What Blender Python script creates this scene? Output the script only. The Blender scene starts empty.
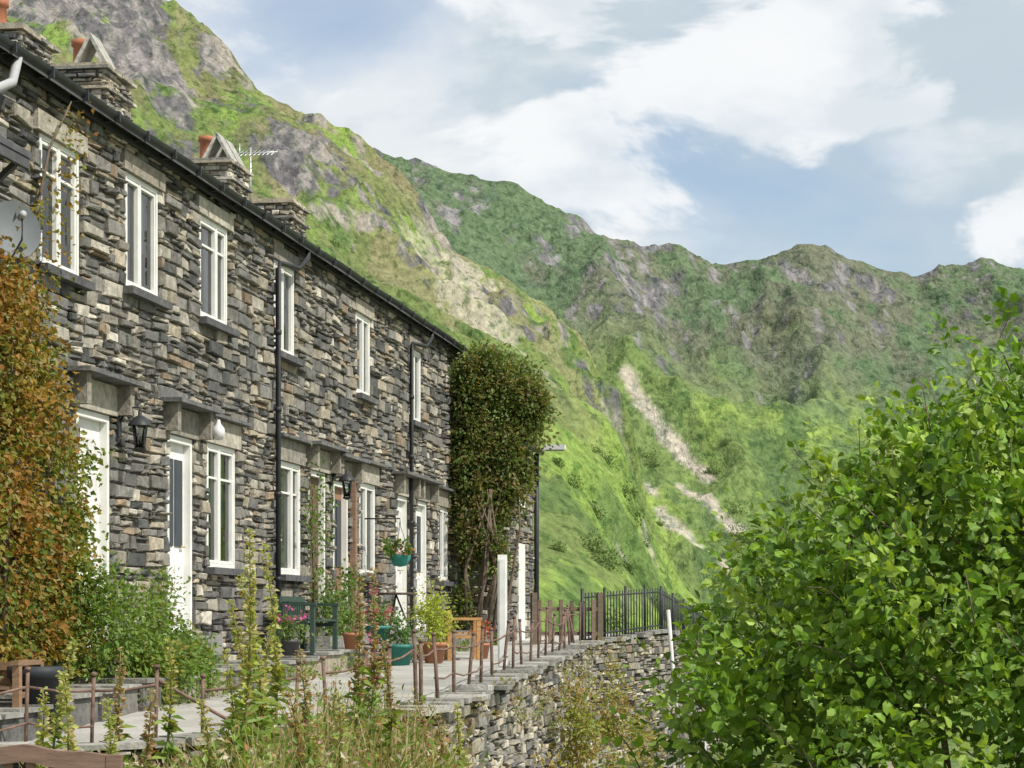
import bpy, math, random
import numpy as np
from mathutils import Vector
rng=np.random.default_rng(7); random.seed(7)
scene=bpy.context.scene
scene.view_settings.view_transform='Standard'; scene.view_settings.look='None'; scene.view_settings.exposure=0

# ---------------------------------------------------------------- helpers
def vnoise(x,y,seed=0):
    xi=np.floor(x).astype(np.int64); yi=np.floor(y).astype(np.int64)
    xf=x-xi; yf=y-yi
    def h(a,b):
        n=(a*374761393+b*668265263+seed*1442695041)&0xffffffff
        n=((n^(n>>13))*1274126177)&0xffffffff
        n=(n^(n>>16))&0xffffffff
        return n/4294967295.0
    u=xf*xf*xf*(xf*(xf*6-15)+10); v=yf*yf*yf*(yf*(yf*6-15)+10)
    return (h(xi,yi)*(1-u)+h(xi+1,yi)*u)*(1-v)+(h(xi,yi+1)*(1-u)+h(xi+1,yi+1)*u)*v
def fbm(x,y,o=5,seed=0,g=.5):
    t=0;a=1;s=0
    for i in range(o):
        c,sn=math.cos(i*.7),math.sin(i*.7)
        t=t+a*vnoise((x*c-y*sn)*2**i+i*17.3,(x*sn+y*c)*2**i+i*9.1,seed+i); s+=a; a*=g
    return t/s
def ridged(x,y,o=5,seed=0):
    t=0;a=1;s=0
    for i in range(o):
        c,sn=math.cos(i*.9+.3),math.sin(i*.9+.3)
        n=1-abs(2*vnoise((x*c-y*sn)*2**i+i*7.7,(x*sn+y*c)*2**i+i*3.3,seed+i)-1)
        t=t+a*n*n; s+=a; a*=.5
    return t/s
def sst(a,b,x):
    t=np.clip((x-a)/(b-a),0,1); return t*t*(3-2*t)
def mix(a,b,t): return a*(1-t[...,None])+np.array(b)*t[...,None]

class MB:
    def __init__(s): s.V=[];s.C=[];s.F=[];s.n=0
    def add(s,V,F,col=(.5,.5,.5),mi=0,smooth=False):
        V=np.asarray(V,float).reshape(-1,3)
        c=np.asarray(col,float)
        if c.ndim==1: c=np.tile(c,(len(V),1))
        s.V.append(V);s.C.append(c)
        if not isinstance(F,list) or (len(F) and not isinstance(F[0],np.ndarray)): F=[np.asarray(F)]
        for f in F: s.F.append((f+s.n,mi,smooth))
        s.n+=len(V)
    def box(s,p,a,b,c,col=(.5,.5,.5),mi=0):
        p,a,b,c=[np.asarray(q,float) for q in (p,a,b,c)]
        V=[p,p+a,p+a+b,p+b,p+c,p+a+c,p+a+b+c,p+b+c]
        s.add(V,[(0,3,2,1),(4,5,6,7),(0,1,5,4),(1,2,6,5),(2,3,7,6),(3,0,4,7)],col,mi)
    def cbox(s,c,sx,sy,sz,rot=0,col=(.5,.5,.5),mi=0):
        a=np.array([math.cos(rot),math.sin(rot),0])*sx; b=np.array([-math.sin(rot),math.cos(rot),0])*sy
        z=np.array([0,0,sz]); s.box(np.array(c)-a/2-b/2-z/2,a,b,z,col,mi)
    def tube(s,pts,r,n=6,col=(.5,.5,.5),mi=0,cap=True):
        pts=[np.asarray(p,float) for p in pts]; m=len(pts)
        if np.isscalar(r): r=[r]*m
        V=[]
        for i,p in enumerate(pts):
            d=pts[min(i+1,m-1)]-pts[max(i-1,0)]; d=d/(np.linalg.norm(d)+1e-9)
            q=np.array([0,0,1.]) if abs(d[2])<.9 else np.array([1.,0,0])
            a=np.cross(d,q);a/=np.linalg.norm(a);b=np.cross(d,a)
            for k in range(n):
                t=2*math.pi*k/n; V.append(p+r[i]*(a*math.cos(t)+b*math.sin(t)))
        F=[(i*n+k,i*n+(k+1)%n,(i+1)*n+(k+1)%n,(i+1)*n+k) for i in range(m-1) for k in range(n)]
        fs=[np.array(F)]
        if cap: fs+= [np.array([list(range(n))[::-1]]),np.array([[(m-1)*n+k for k in range(n)]])]
        s.add(V,fs,col,mi,True)
    def lathe(s,c,prof,n=16,col=(.5,.5,.5),mi=0):
        V=[(c[0]+r*math.cos(2*math.pi*k/n),c[1]+r*math.sin(2*math.pi*k/n),c[2]+z) for r,z in prof for k in range(n)]
        F=[(i*n+k,i*n+(k+1)%n,(i+1)*n+(k+1)%n,(i+1)*n+k) for i in range(len(prof)-1) for k in range(n)]
        s.add(V,F,col,mi,True)
    def leaves(s,P,A,L,W,col,mi=0,upb=1.0):
        n=len(P); A=A/(np.linalg.norm(A,axis=1,keepdims=True)+1e-9)
        N=rng.normal(size=(n,3))*.75+np.array([0.15,-.3,upb])
        B=np.cross(A,N);B/=np.linalg.norm(B,axis=1,keepdims=True)+1e-9; C=np.cross(B,A)
        L=np.broadcast_to(L,(n,))[:,None];W=np.broadcast_to(W,(n,))[:,None]
        V=np.stack([P,P+A*L*.45+B*W*.5+C*W*.15,P+A*L-C*L*.12,P+A*L*.45-B*W*.5+C*W*.15],1).reshape(-1,3)
        i=np.arange(n)*4
        F=np.concatenate([np.stack([i,i+1,i+2],1),np.stack([i,i+2,i+3],1)])
        s.add(V,[F],np.repeat(col,4,axis=0),mi)
    def leaves6(s,P,A,L,W,col,mi=0,upb=1.0):
        # rounder leaf with a mid rib fold and drooping tip
        n=len(P); A=A/(np.linalg.norm(A,axis=1,keepdims=True)+1e-9)
        N=rng.normal(size=(n,3))*.7+np.array([0.1,-.25,upb])
        B=np.cross(A,N);B/=np.linalg.norm(B,axis=1,keepdims=True)+1e-9; C=np.cross(B,A)
        L=np.broadcast_to(L,(n,))[:,None];W=np.broadcast_to(W,(n,))[:,None]
        fo=rng.uniform(.05,.28,(n,1)); dr=rng.uniform(.05,.3,(n,1))
        V=np.stack([P,P+A*L*.28+B*W*.42+C*W*fo,P+A*L*.68+B*W*.46+C*(W*fo-L*dr*.4),P+A*L-C*L*dr,P+A*L*.68-B*W*.46+C*(W*fo-L*dr*.4),P+A*L*.28-B*W*.42+C*W*fo,P+A*L*.5-C*L*dr*.15],1).reshape(-1,3)
        i=np.arange(n)*7
        F=np.concatenate([np.stack([i,i+1,i+2,i+6],1),np.stack([i,i+6,i+4,i+5],1)])
        T=np.concatenate([np.stack([i+6,i+2,i+3],1),np.stack([i+6,i+3,i+4],1)])
        s.add(V,[F,T],np.repeat(col,7,axis=0),mi)
    def make(s,name,mats,parent=None):
        V=np.concatenate(s.V);C=np.concatenate(s.C)
        me=bpy.data.meshes.new(name)
        me.vertices.add(len(V)); me.vertices.foreach_set('co',V.astype(np.float32).ravel())
        li=np.concatenate([f.ravel() for f,_,_ in s.F]); lt=np.concatenate([np.full(len(f),f.shape[1]) for f,_,_ in s.F])
        mi=np.concatenate([np.full(len(f),m) for f,m,_ in s.F]); sm=np.concatenate([np.full(len(f),q) for f,_,q in s.F])
        me.loops.add(len(li)); me.loops.foreach_set('vertex_index',li.astype(np.int32))
        me.polygons.add(len(lt)); me.polygons.foreach_set('loop_start',np.concatenate([[0],np.cumsum(lt)[:-1]]).astype(np.int32))
        me.polygons.foreach_set('loop_total',lt.astype(np.int32))
        me.polygons.foreach_set('material_index',mi.astype(np.int32)); me.polygons.foreach_set('use_smooth',sm.astype(bool))
        at=me.color_attributes.new('Col','FLOAT_COLOR','POINT')
        at.data.foreach_set('color',np.concatenate([C,np.ones((len(C),1))],1).astype(np.float32).ravel())
        for m in (mats if isinstance(mats,list) else [mats]): me.materials.append(m)
        me.update(calc_edges=True); me.validate()
        ob=bpy.data.objects.new(name,me); scene.collection.objects.link(ob)
        if parent: ob.parent=parent
        return ob
def empty(name):
    e=bpy.data.objects.new(name,None); scene.collection.objects.link(e); return e

def mat(name,col=None,rough=.85,ns=4.,nv=.3,bump=.3,bd=.02,spec=.3,metal=0,transl=0,fs=None,stretch=None,lichen=0,det=5,speck=None,nr=.65):
    m=bpy.data.materials.new(name); m.use_nodes=True; nt=m.node_tree; N=nt.nodes; Lk=nt.links
    b=N['Principled BSDF']; b.inputs['Roughness'].default_value=rough; b.inputs['Specular IOR Level'].default_value=spec; b.inputs['Metallic'].default_value=metal
    if col is None:
        a=N.new('ShaderNodeAttribute'); a.attribute_name='Col'; src=a.outputs['Color']
    else:
        a=N.new('ShaderNodeRGB'); a.outputs[0].default_value=(*col,1); src=a.outputs[0]
    tc=N.new('ShaderNodeTexCoord'); vec=tc.outputs['Object']
    if stretch:
        mp=N.new('ShaderNodeMapping'); mp.inputs['Scale'].default_value=stretch; Lk.new(vec,mp.inputs[0]); vec=mp.outputs[0]
    if lichen:
        nl=N.new('ShaderNodeTexNoise'); nl.inputs['Scale'].default_value=1.3; nl.inputs['Detail'].default_value=5; nl.inputs['Roughness'].default_value=.7; Lk.new(vec,nl.inputs['Vector'])
        ml=N.new('ShaderNodeMapRange'); ml.inputs[1].default_value=.5; ml.inputs[2].default_value=.68; ml.inputs[3].default_value=0; ml.inputs[4].default_value=lichen; Lk.new(nl.outputs['Fac'],ml.inputs[0])
        mc=N.new('ShaderNodeMix'); mc.data_type='RGBA'; Lk.new(ml.outputs[0],mc.inputs[0]); Lk.new(src,mc.inputs[6]); mc.inputs[7].default_value=(.32,.3,.24,1); src=mc.outputs[2]
    if speck:
        for (sc,lo,hi,colr,amt) in speck:
            nl=N.new('ShaderNodeTexNoise'); nl.inputs['Scale'].default_value=sc; nl.inputs['Detail'].default_value=4; nl.inputs['Roughness'].default_value=.6; Lk.new(vec,nl.inputs['Vector'])
            ml=N.new('ShaderNodeMapRange'); ml.inputs[1].default_value=lo; ml.inputs[2].default_value=hi; ml.inputs[3].default_value=0; ml.inputs[4].default_value=amt; Lk.new(nl.outputs['Fac'],ml.inputs[0])
            mc=N.new('ShaderNodeMix'); mc.data_type='RGBA'; mc.blend_type='MULTIPLY'; Lk.new(ml.outputs[0],mc.inputs[0]); Lk.new(src,mc.inputs[6]); mc.inputs[7].default_value=(*colr,1); src=mc.outputs[2]
    if nv>0:
        n=N.new('ShaderNodeTexNoise'); n.inputs['Scale'].default_value=ns; n.inputs['Detail'].default_value=det; n.inputs['Roughness'].default_value=nr
        Lk.new(vec,n.inputs['Vector'])
        mr=N.new('ShaderNodeMapRange'); mr.inputs[1].default_value=.3; mr.inputs[2].default_value=.7; mr.inputs[3].default_value=1-nv; mr.inputs[4].default_value=1+nv
        Lk.new(n.outputs['Fac'],mr.inputs[0])
        mu=N.new('ShaderNodeVectorMath'); mu.operation='SCALE'; Lk.new(src,mu.inputs[0]); Lk.new(mr.outputs[0],mu.inputs['Scale']); src=mu.outputs[0]
    Lk.new(src,b.inputs['Base Color'])
    if bump>0:
        n2=N.new('ShaderNodeTexNoise'); n2.inputs['Scale'].default_value=fs or ns*3; n2.inputs['Detail'].default_value=det; n2.inputs['Roughness'].default_value=.6; Lk.new(vec,n2.inputs['Vector'])
        bp=N.new('ShaderNodeBump'); bp.inputs['Strength'].default_value=bump; bp.inputs['Distance'].default_value=bd
        Lk.new(n2.outputs['Fac'],bp.inputs['Height']); Lk.new(bp.outputs[0],b.inputs['Normal'])
    if transl>0:
        t=N.new('ShaderNodeBsdfTranslucent'); sc=N.new('ShaderNodeVectorMath'); sc.operation='MULTIPLY'; sc.inputs[1].default_value=(1.5,1.4,.5)
        Lk.new(src,sc.inputs[0]); Lk.new(sc.outputs[0],t.inputs['Color'])
        mx=N.new('ShaderNodeMixShader'); mx.inputs[0].default_value=transl
        Lk.new(b.outputs[0],mx.inputs[1]); Lk.new(t.outputs[0],mx.inputs[2]); Lk.new(mx.outputs[0],N['Material Output'].inputs[0])
    return m
M_stone=mat('slate_rubble',None,.88,9,.4,.6,.025,lichen=.3)
M_attr=mat('painted_mixed',None,.6,6,.12,0)
M_white=mat('white_paint',(.74,.74,.7),.5,3,.1,0)
M_dark=mat('black_paint',(.03,.032,.035),.5,8,.3,0)
M_slate=mat('roof_slate',(.085,.085,.09),.7,5,.4,.4,.02)
M_mortar=mat('lime_mortar',(.13,.118,.1),.95,8,.45,.5,.02)
M_leaf=mat('leaf',None,.5,3,0,0,transl=.36,spec=.35)
M_bark=mat('bark',(.13,.10,.07),.9,10,.4,0)
M_rust=mat('rusty_iron',(.17,.11,.085),.85,14,.5,0)
M_path=mat('path_gravel',(.36,.35,.32),.95,.9,.3,.5,.02,fs=25)
M_ground=mat('rough_grass',None,.95,1.2,.4,.8,.08,fs=9)
M_hill=mat('hillside',None,.95,1.3,.5,1.,1.0,fs=1.0,spec=.1,stretch=(1,.33,.7),det=7,nr=.75,speck=[(.9,.55,.61,(.42,.54,.45),.8),(.35,.54,.63,(.62,.7,.62),.65)])
M_mount=mat('mountainside',None,.95,.5,.5,1.,2.6,fs=.4,spec=.1,stretch=(1,.33,.7),det=7,nr=.75,speck=[(.36,.55,.61,(.45,.56,.52),.8),(.13,.54,.63,(.58,.68,.65),.65)])
M_inside=mat('dark_room',(.03,.03,.032),.9,2,0,0)
M_wood=mat('wood',None,.7,6,.3,.3,.006,stretch=(1,1,6))
M_terra=mat('terracotta',(.36,.14,.075),.8,7,.25,0)
g=bpy.data.materials.new('window_glass'); g.use_nodes=True
nt=g.node_tree;nt.nodes.clear()
o=nt.nodes.new('ShaderNodeOutputMaterial');gl=nt.nodes.new('ShaderNodeBsdfGlossy');gl.inputs['Roughness'].default_value=.03
tr=nt.nodes.new('ShaderNodeBsdfTransparent');tr.inputs[0].default_value=(.8,.85,.85,1);mx=nt.nodes.new('ShaderNodeMixShader')
fr=nt.nodes.new('ShaderNodeFresnel');fr.inputs[0].default_value=1.7
nt.links.new(fr.outputs[0],mx.inputs[0]);nt.links.new(tr.outputs[0],mx.inputs[1]);nt.links.new(gl.outputs[0],mx.inputs[2]);nt.links.new(mx.outputs[0],o.inputs[0])
M_glass=g

# ---------------------------------------------------------------- facade frame (metres)
P0=np.array([-4.573,19.64,0.]); U=np.array([.1606,.9870,0.]); NO=np.array([.9870,-.1606,0.]); Z=np.array([0,0,1.])
def FP(s,o,z): return P0+U*s+NO*o+Z*z
def fbox(mb,s0,s1,o0,o1,z0,z1,col=(.5,.5,.5),mi=0): mb.box(FP(s0,o0,z0),U*(s1-s0),NO*(o1-o0),Z*(z1-z0),col,mi)

PAL=np.array([(.075,.076,.074),(.13,.128,.12),(.185,.178,.16),(.26,.238,.195),(.34,.295,.225),(.42,.39,.325),(.25,.19,.13)])
def stones(mb,O,u,n,length,zlo,zhi,opens=(),hm=(.05,.18),lm=(.11,.44),pw=(.14,.2,.24,.18,.1,.08,.06),pal=PAL,bright=1.,prot=(.01,.07),mi=0,wave=.016):
    z=zlo
    ph=rng.random()*9
    while z<zhi-.02:
        h=min(rng.uniform(*hm),zhi-z); 
        if zhi-z-h<.03: h=zhi-z
        s=-rng.random()*.2
        while s<length:
            l=rng.uniform(*lm)*(.7+.4*h/.1); a,b=max(s,0),min(s+l,length)
            if length-b<.06: b=length; l=b-s
            zc=z+h/2; s+=l
            for (q0,q1,w0,w1) in opens:
                if w0-.02<zc<w1+.02 and a<q1 and b>q0:
                    if a<q0 and q0-a>=b-q1: b=q0
                    elif b>q1: a=q1
                    else: a=b
            if b-a<.04: continue
            parts=[(a,b,z,z+h)]
            if h>.085 and rng.random()<.5:
                m=z+h*rng.uniform(.3,.7); parts=[(a,b,z,m)]
                if b-a>.25 and rng.random()<.6: k=a+(b-a)*rng.uniform(.35,.65); parts+=[(a,k,m,z+h),(k,b,m,z+h)]
                else: parts+=[(a,b,m,z+h)]
            edge=(zhi-z-h<.1) or (z-zlo<.02)
            for (pa,pb,c,d) in parts:
                p=rng.uniform(*prot); gp=rng.uniform(.006,.015); j=lambda k=.017: rng.uniform(-k,k)
                wv=lambda q: wave*math.sin(q*1.1+ph)+wave*.6*math.sin(q*2.7+ph*2)
                w0_,w1_=wv(pa),wv(pb); jz=.004 if edge else .014
                if edge: w0_*=.2;w1_*=.2
                a2,b2,c2,d2=pa+gp,pb-gp,c+gp*.8,d-gp*.8
                R=[(a2+j(),c2+w0_+j(jz)),(b2+j(),c2+w1_+j(jz)),(b2+j(),d2+w1_+j(jz)),(a2+j(),d2+w0_+j(jz))]
                e=min(.014,(d-c)*.25); cx=(a2+b2)/2; cz=sum(r[1] for r in R)/4
                I=[(r[0]+(e if r[0]<cx else -e),r[1]+(e*.8 if r[1]<cz else -e*.8)) for r in R]
                V=[O+u*r[0]+Z*r[1]-n*.05 for r in R]+[O+u*r[0]+Z*r[1]+n*(p-.016) for r in R]+[O+u*r[0]+Z*r[1]+n*(p+j(.012)) for r in I]
                F=[]
                for k in range(4):
                    k2=(k+1)%4; F+=[(k,k2,4+k2,4+k),(4+k,4+k2,8+k2,8+k)]
                F.append((8,9,10,11))
                col=pal[rng.choice(len(pal),p=np.array(pw)/sum(pw))]*rng.uniform(.7,1.3)*bright
                mb.add(V,F,col,mi)
        z+=h

# ---------------------------------------------------------------- terrace of cottages
house=empty('stone_cottage_terrace')
S0,S1=-3.0,22.0
EAVE=5.0
openings=[]; wins=[]
for s,w,z0,z1 in [(1.44,1.04,3.32,4.56),(3.85,1.06,3.47,4.68),(6.44,1.12,3.5,4.7),(9.62,1.0,3.5,4.7),(14.2,.95,3.42,4.66),(18.1,.95,3.36,4.6)]:
    wins.append((s,w,z0,z1,'u'))
for s,w,z0,z1 in [(6.75,1.15,.62,2.08),(9.9,1.1,.6,2.1),(14.5,1.05,.68,2.1),(20.6,.9,.7,2.05)]:
    wins.append((s,w,z0,z1,'l'))
doors=[(2.35,.95,-.38,2.08),(5.15,.9,-.2,2.06),(11.35,.95,-.25,2.08),(12.75,.9,-.25,2.02),(17.0,.9,-.2,2.05),(18.6,.9,-.2,2.05)]
for s,w,z0,z1,_ in wins: openings.append((s-w/2,s+w/2,z0,z1))
for s,w,z0,z1 in doors: openings.append((s-w/2,s+w/2,z0,z1))
lint=[]
for s,w,z0,z1,k in wins:
    lint.append((s-w/2-.16,s+w/2+.16,z1,z1+(.2 if k=='u' else .3)))
for s,w,z0,z1 in doors: lint.append((s-w/2-.18,s+w/2+.18,z1,z1+.32))
mb=MB()
stones(mb,FP(S0,0,0),U,NO,S1-S0,-1.1,EAVE-.02,[(a-S0,b-S0,c,d) for a,b,c,d in openings+lint])
mb.make('front_wall_stones',M_stone,house)
mb=MB()
ss=sorted({S0,S1,*[q for o_ in openings for q in o_[:2]]}); zs=sorted({-1.2,EAVE,*[q for o_ in openings for q in o_[2:]]})
for i in range(len(ss)-1):
    for j in range(len(zs)-1):
        cs,cz=(ss[i]+ss[i+1])/2,(zs[j]+zs[j+1])/2
        if any(a<cs<b and c<cz<d for a,b,c,d in openings): continue
        mb.add([FP(ss[i],0,zs[j]),FP(ss[i+1],0,zs[j]),FP(ss[i+1],0,zs[j+1]),FP(ss[i],0,zs[j+1])],[(0,1,2,3)])
D=.45
for a,b,c,d in openings:
    mb.add([FP(a,0,c),FP(b,0,c),FP(b,0,d),FP(a,0,d),FP(a,-D,c),FP(b,-D,c),FP(b,-D,d),FP(a,-D,d)],[(0,1,5,4),(1,2,6,5),(2,3,7,6),(3,0,4,7),(4,5,6,7)],(0,0,0),1)
BW=-6.4
mb.box(FP(S0,BW,-1.2),U*(S1-S0),NO*.3,Z*(EAVE+1.2),mi=0)
for s in (S0,S1-.3):
    RZ=EAVE+.05+3.2*math.tan(math.radians(30))
    mb.add([FP(s,0,-1.2),FP(s,BW,-1.2),FP(s,BW,EAVE),FP(s,-3.2,RZ),FP(s,0,EAVE),FP(s+.3,0,-1.2),FP(s+.3,BW,-1.2),FP(s+.3,BW,EAVE),FP(s+.3,-3.2,RZ),FP(s+.3,0,EAVE)],
       [np.array([(0,1,2,3,4)]),np.array([(9,8,7,6,5)])])
mb.make('wall_core',[M_mortar,M_inside],house)
mb=MB(); stones(mb,FP(S0,-6.4,0),NO,-U,6.4,-1.1,EAVE); mb.make('gable_stones',M_stone,house)
mb=MB()
t30=math.tan(math.radians(30)); 
def roofpt(s,o,up=0): 
    d=abs(o+3.2); return FP(s,o,EAVE+.1+(3.2-d)*t30+up)
for a,b in ((.22,-3.2),(-3.2,-6.62)):
    V=[roofpt(S0-.1,a),roofpt(S1+.1,a),roofpt(S1+.1,b),roofpt(S0-.1,b)]; V+=[v+Z*.07 for v in V]
    mb.add(V,[(0,3,2,1),(4,5,6,7),(0,1,5,4),(1,2,6,5),(2,3,7,6),(3,0,4,7)])
for k in range(16):
    o_=.2-k*.21
    V=[roofpt(S0-.1,o_,.078),roofpt(S1+.1,o_,.078),roofpt(S1+.1,o_-.22,.085),roofpt(S0-.1,o_-.22,.085)]
    V2=[v+Z*.015 for v in V[:2]]+[V[2],V[3]]
    mb.add(V2+V[:2],[(0,1,2,3),(4,5,1,0)])
mb.tube([roofpt(S0-.1,-3.2,.1),roofpt(S1+.1,-3.2,.1)],.1,8)
mb.make('slate_roof',M_slate,house)
mb=MB()
fbox(mb,S0-.1,S1+.08,.07,.11,EAVE-.05,EAVE+.09); fbox(mb,S0-.1,S1+.08,0,.07,EAVE-.03,EAVE+.0)
V=[];F=[]
for i,s in enumerate(np.linspace(S0-.1,S1+.1,40)):
    for k in range(9):
        t=math.pi+math.pi*k/8; V.append(FP(s,.19+.075*math.cos(t),EAVE+.07+.075*math.sin(t)+.008*math.sin(s*1.7)))
for i in range(39):
    for k in range(8): F.append((i*9+k,i*9+k+1,(i+1)*9+k+1,(i+1)*9+k))
mb.add(V,F,smooth=True)
for s in np.arange(S0,S1,.9): fbox(mb,s,s+.03,.1,.275,EAVE-.02,EAVE+.08)
for s,ds in ((9.0,1.2),(17.4,1.3)):
    mb.tube([FP(s+ds,.19,EAVE+.02),FP(s+ds,.19,EAVE-.12),FP(s+ds-.3,.14,EAVE-.3),FP(s+.1,.1,EAVE-.36),FP(s,.1,EAVE-.45),FP(s,.1,-.6)],.035,8)
    for z in (.5,1.6,2.7,3.7): mb.tube([FP(s,.1,z),FP(s,.1,z+.06)],.046,8)
mb.make('gutter_and_downpipes',M_dark,house)
mb=MB(); mb.tube([FP(-.05,.19,EAVE),FP(-.1,.19,EAVE-.1),FP(-.3,.24,EAVE-.28),FP(-.6,.2,EAVE-.42),FP(-.65,.12,EAVE-.55),FP(-.65,.12,4.3)],.045,8)
mb.make('grey_downpipe',mat('grey_plastic',(.4,.4,.41),.5,4,.1,0),house)
fr=MB();gm=MB();cur=MB();lin=MB()
def frame(a,b,c,d,t,o0,o1):
    fbox(fr,a,a+t,o0,o1,c,d);fbox(fr,b-t,b,o0,o1,c,d);fbox(fr,a+t,b-t,o0,o1,c,c+t);fbox(fr,a+t,b-t,o0,o1,d-t,d)
LC=[(.36,.33,.27),(.28,.25,.2),(.42,.39,.32),(.24,.225,.19)]
for i,(s,w,z0,z1,k) in enumerate(wins):
    a,b=s-w/2+.003,s+w/2-.003; z0+=.003;z1-=.003
    frame(a,b,z0,z1,.05,-.1,.012)
    m=s+(.0,-.05,.14,-.04,.05)[i%5]
    fbox(fr,m-.025,m+.025,-.09,.008,z0+.05,z1-.05)
    for p,q in ((a+.05,m-.025),(m+.025,b-.05)):
        frame(p+.004,q-.004,z0+.054,z1-.054,.032,-.07,.0+(.004*(p<m)))
        if i in (0,2,6,7): fbox(fr,p+.04,q-.04,-.065,-.008,z0+(z1-z0)*.72,z0+(z1-z0)*.72+.025)
        gm.add([FP(p,-.04,z0+.05),FP(q,-.04,z0+.05),FP(q,-.04,z1-.05),FP(p,-.04,z1-.05)],[(0,1,2,3)])
    for (p,q) in ((a,a+(.22,.3,.16,.34)[i%4]*w),(b-(.32,.2,.3,.4)[i%4]*w,b)):
        V=[];nn=14
        for kk in range(nn):
            t=kk/(nn-1)
            for zz in (z0,z1): V.append(FP(p+(q-p)*t,-.18+.025*math.sin(t*22),zz))
        cur.add(V,[(2*kk,2*kk+2,2*kk+3,2*kk+1) for kk in range(nn-1)],(.7,.69,.65),0,True)
    if i in (1,3,6,8):
        cur.add([FP(a,-.12,z0+.5),FP(b,-.12,z0+.5),FP(b,-.12,z1),FP(a,-.12,z1)],[(0,1,2,3)],(.5,.54,.54))
    fbox(lin,a-.12,b+.12,-.02,.14,z0-.085,z0-.006,(.09,.09,.095),0)
    h=.2 if k=='u' else .3
    fbox(lin,a-.14,b+.14,-.03,.055,z1+.006,z1+h-.006,LC[i%4],0)
    if k=='l': fbox(lin,a-.3,b+.3,-.02,.16,z1+h+.0,z1+h+.04,(.12,.12,.12),0)
dm=MB()
for i,(s,w,z0,z1) in enumerate(doors):
    a,b=s-w/2+.003,s+w/2-.003;z1-=.003
    for p,q in ((a,a+.07),(b-.07,b)): fbox(fr,p,q,-.14,.015,z0,z1)
    fbox(fr,a+.07,b-.07,-.14,.015,z1-.07,z1)
    dc=[(.75,.75,.72),(.75,.75,.73),(.14,.09,.055),(.28,.16,.09),(.7,.7,.66),(.75,.75,.72)][i]
    zb=z0+.03
    fbox(dm,a+.072,b-.072,-.11,-.065,zb,z1-.072,dc)
    for (p,q) in ((a+.15,s-.03),(s+.03,b-.15)):
        fbox(dm,p,q,-.065,-.05,zb+.15,zb+.8,np.array(dc)*.9)
        fbox(dm,p,q,-.065,-.05,zb+1.0,z1-.25,(.05,.06,.07) if i%2 else np.array(dc)*.9)
    dm.tube([FP(b-.14,-.03,zb+1.0),FP(b-.25,-.03,zb+1.0)],.012,6,(.5,.42,.2))
    fbox(lin,a-.1,b+.1,-.14,.35,z0-.2,z0+.02,(.24,.235,.22),0)
    fbox(lin,a-.16,b+.16,-.03,.06,z1+.008,z1+.31,LC[(i+2)%4],0)
    fbox(lin,a-.32,b+.34,-.02,.28,z1+.325,z1+.37,(.13,.13,.13),0)
    for q in (a-.2,b+.12): fbox(lin,q,q+.12,.0,.2,z1+.02,z1+.323,(.25,.23,.19),0)
fr.make('window_frames',M_white,house);gm.make('window_panes',M_glass,house);cur.make('curtains',M_attr,house);lin.make('lintels_and_sills',M_stone,house);dm.make('doors',M_attr,house)
ch=MB();chc=MB();pots=MB()
def chimney(s,top,ls=1.1,lo=.8,potn=1,tents=1,potside=0):
    o=-3.2
    a,b=s-ls/2,s+ls/2; p,q=o-lo/2,o+lo/2
    zb=6.2
    fbox(chc,a+.01,b-.01,p+.01,q-.01,zb,top)
    kw=dict(hm=(.04,.1),lm=(.1,.32),pw=(.04,.12,.25,.25,.18,.13,.03),bright=1.3,wave=0)
    stones(ch,FP(a,q,0),U,NO,ls,zb,top,**kw); stones(ch,FP(a,p,0),NO,-U,lo,zb,top,**kw); stones(ch,FP(b,p,0),NO,U,lo,zb,top,**kw)
    for zz,e in ((top-.28,.08),(top,.08),(top+.045,.05)):
        for k in range(6):
            s0=a-e+(ls+2*e)*k/6; fbox(ch,s0+.005,s0+(ls+2*e)/6-.005,p-e-rng.random()*.03,q+e+rng.random()*.03,zz,zz+.04,PAL[rng.integers(2,6)]*1.1)
    zt=top+.08
    for k in range(potn):
        c=FP(s+.3-.5*k,o-.22+potside,zt); pots.lathe(c,[(.15,0),(.16,.06),(.125,.08),(.115,.45),(.145,.47),(.145,.55),(.1,.55),(.1,.3)],14)
    for k in range(tents):
        s1=s-.25+.5*k
        for sg in (-1,1):
            base=FP(s1-.2,o+.15+sg*.24-potside*.3,zt); ap=FP(s1-.2,o+.15-potside*.3,zt+.42)
            d=ap-base; nn=np.cross(U,d);nn/=np.linalg.norm(nn)
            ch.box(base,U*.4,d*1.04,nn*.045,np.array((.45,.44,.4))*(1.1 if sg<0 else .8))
chimney(7.95,7.35,potn=1,tents=0); chimney(11.0,7.62,potn=1,tents=1); chimney(17.0,7.55,potn=1,tents=2); chimney(20.8,7.6,potn=0,tents=0,ls=1.1,lo=.85)
ch.make('chimney_stones',M_stone,house);chc.make('chimney_cores',M_mortar,house);pots.make('chimney_pots',M_terra,house)
mb=MB(); c=FP(19.2,-3.2,7.1)
mb.tube([c,c+Z*1.3],.02,6)
b0=c+Z*1.2-NO*.3; mb.tube([b0,b0+NO*.8],.012,5)
for k in range(9): q=b0+NO*(.1+.08*k); mb.tube([q-U*.25+Z*(-.1),q+U*.25+Z*.1],.008,4); 
mb.tube([b0+NO*.1-Z*.18,b0+NO*.1+Z*.18],.012,4)
mb.make('tv_aerial',mat('aluminium',(.5,.5,.5),.4,5,.1,0,metal=.7))
mb=MB(); 
V=[FP(-2.8,0,4.3),FP(-.5,0,4.3),FP(-.5,.5,4.05),FP(-2.8,.5,4.05)];V+=[v-Z*.06 for v in V]
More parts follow.
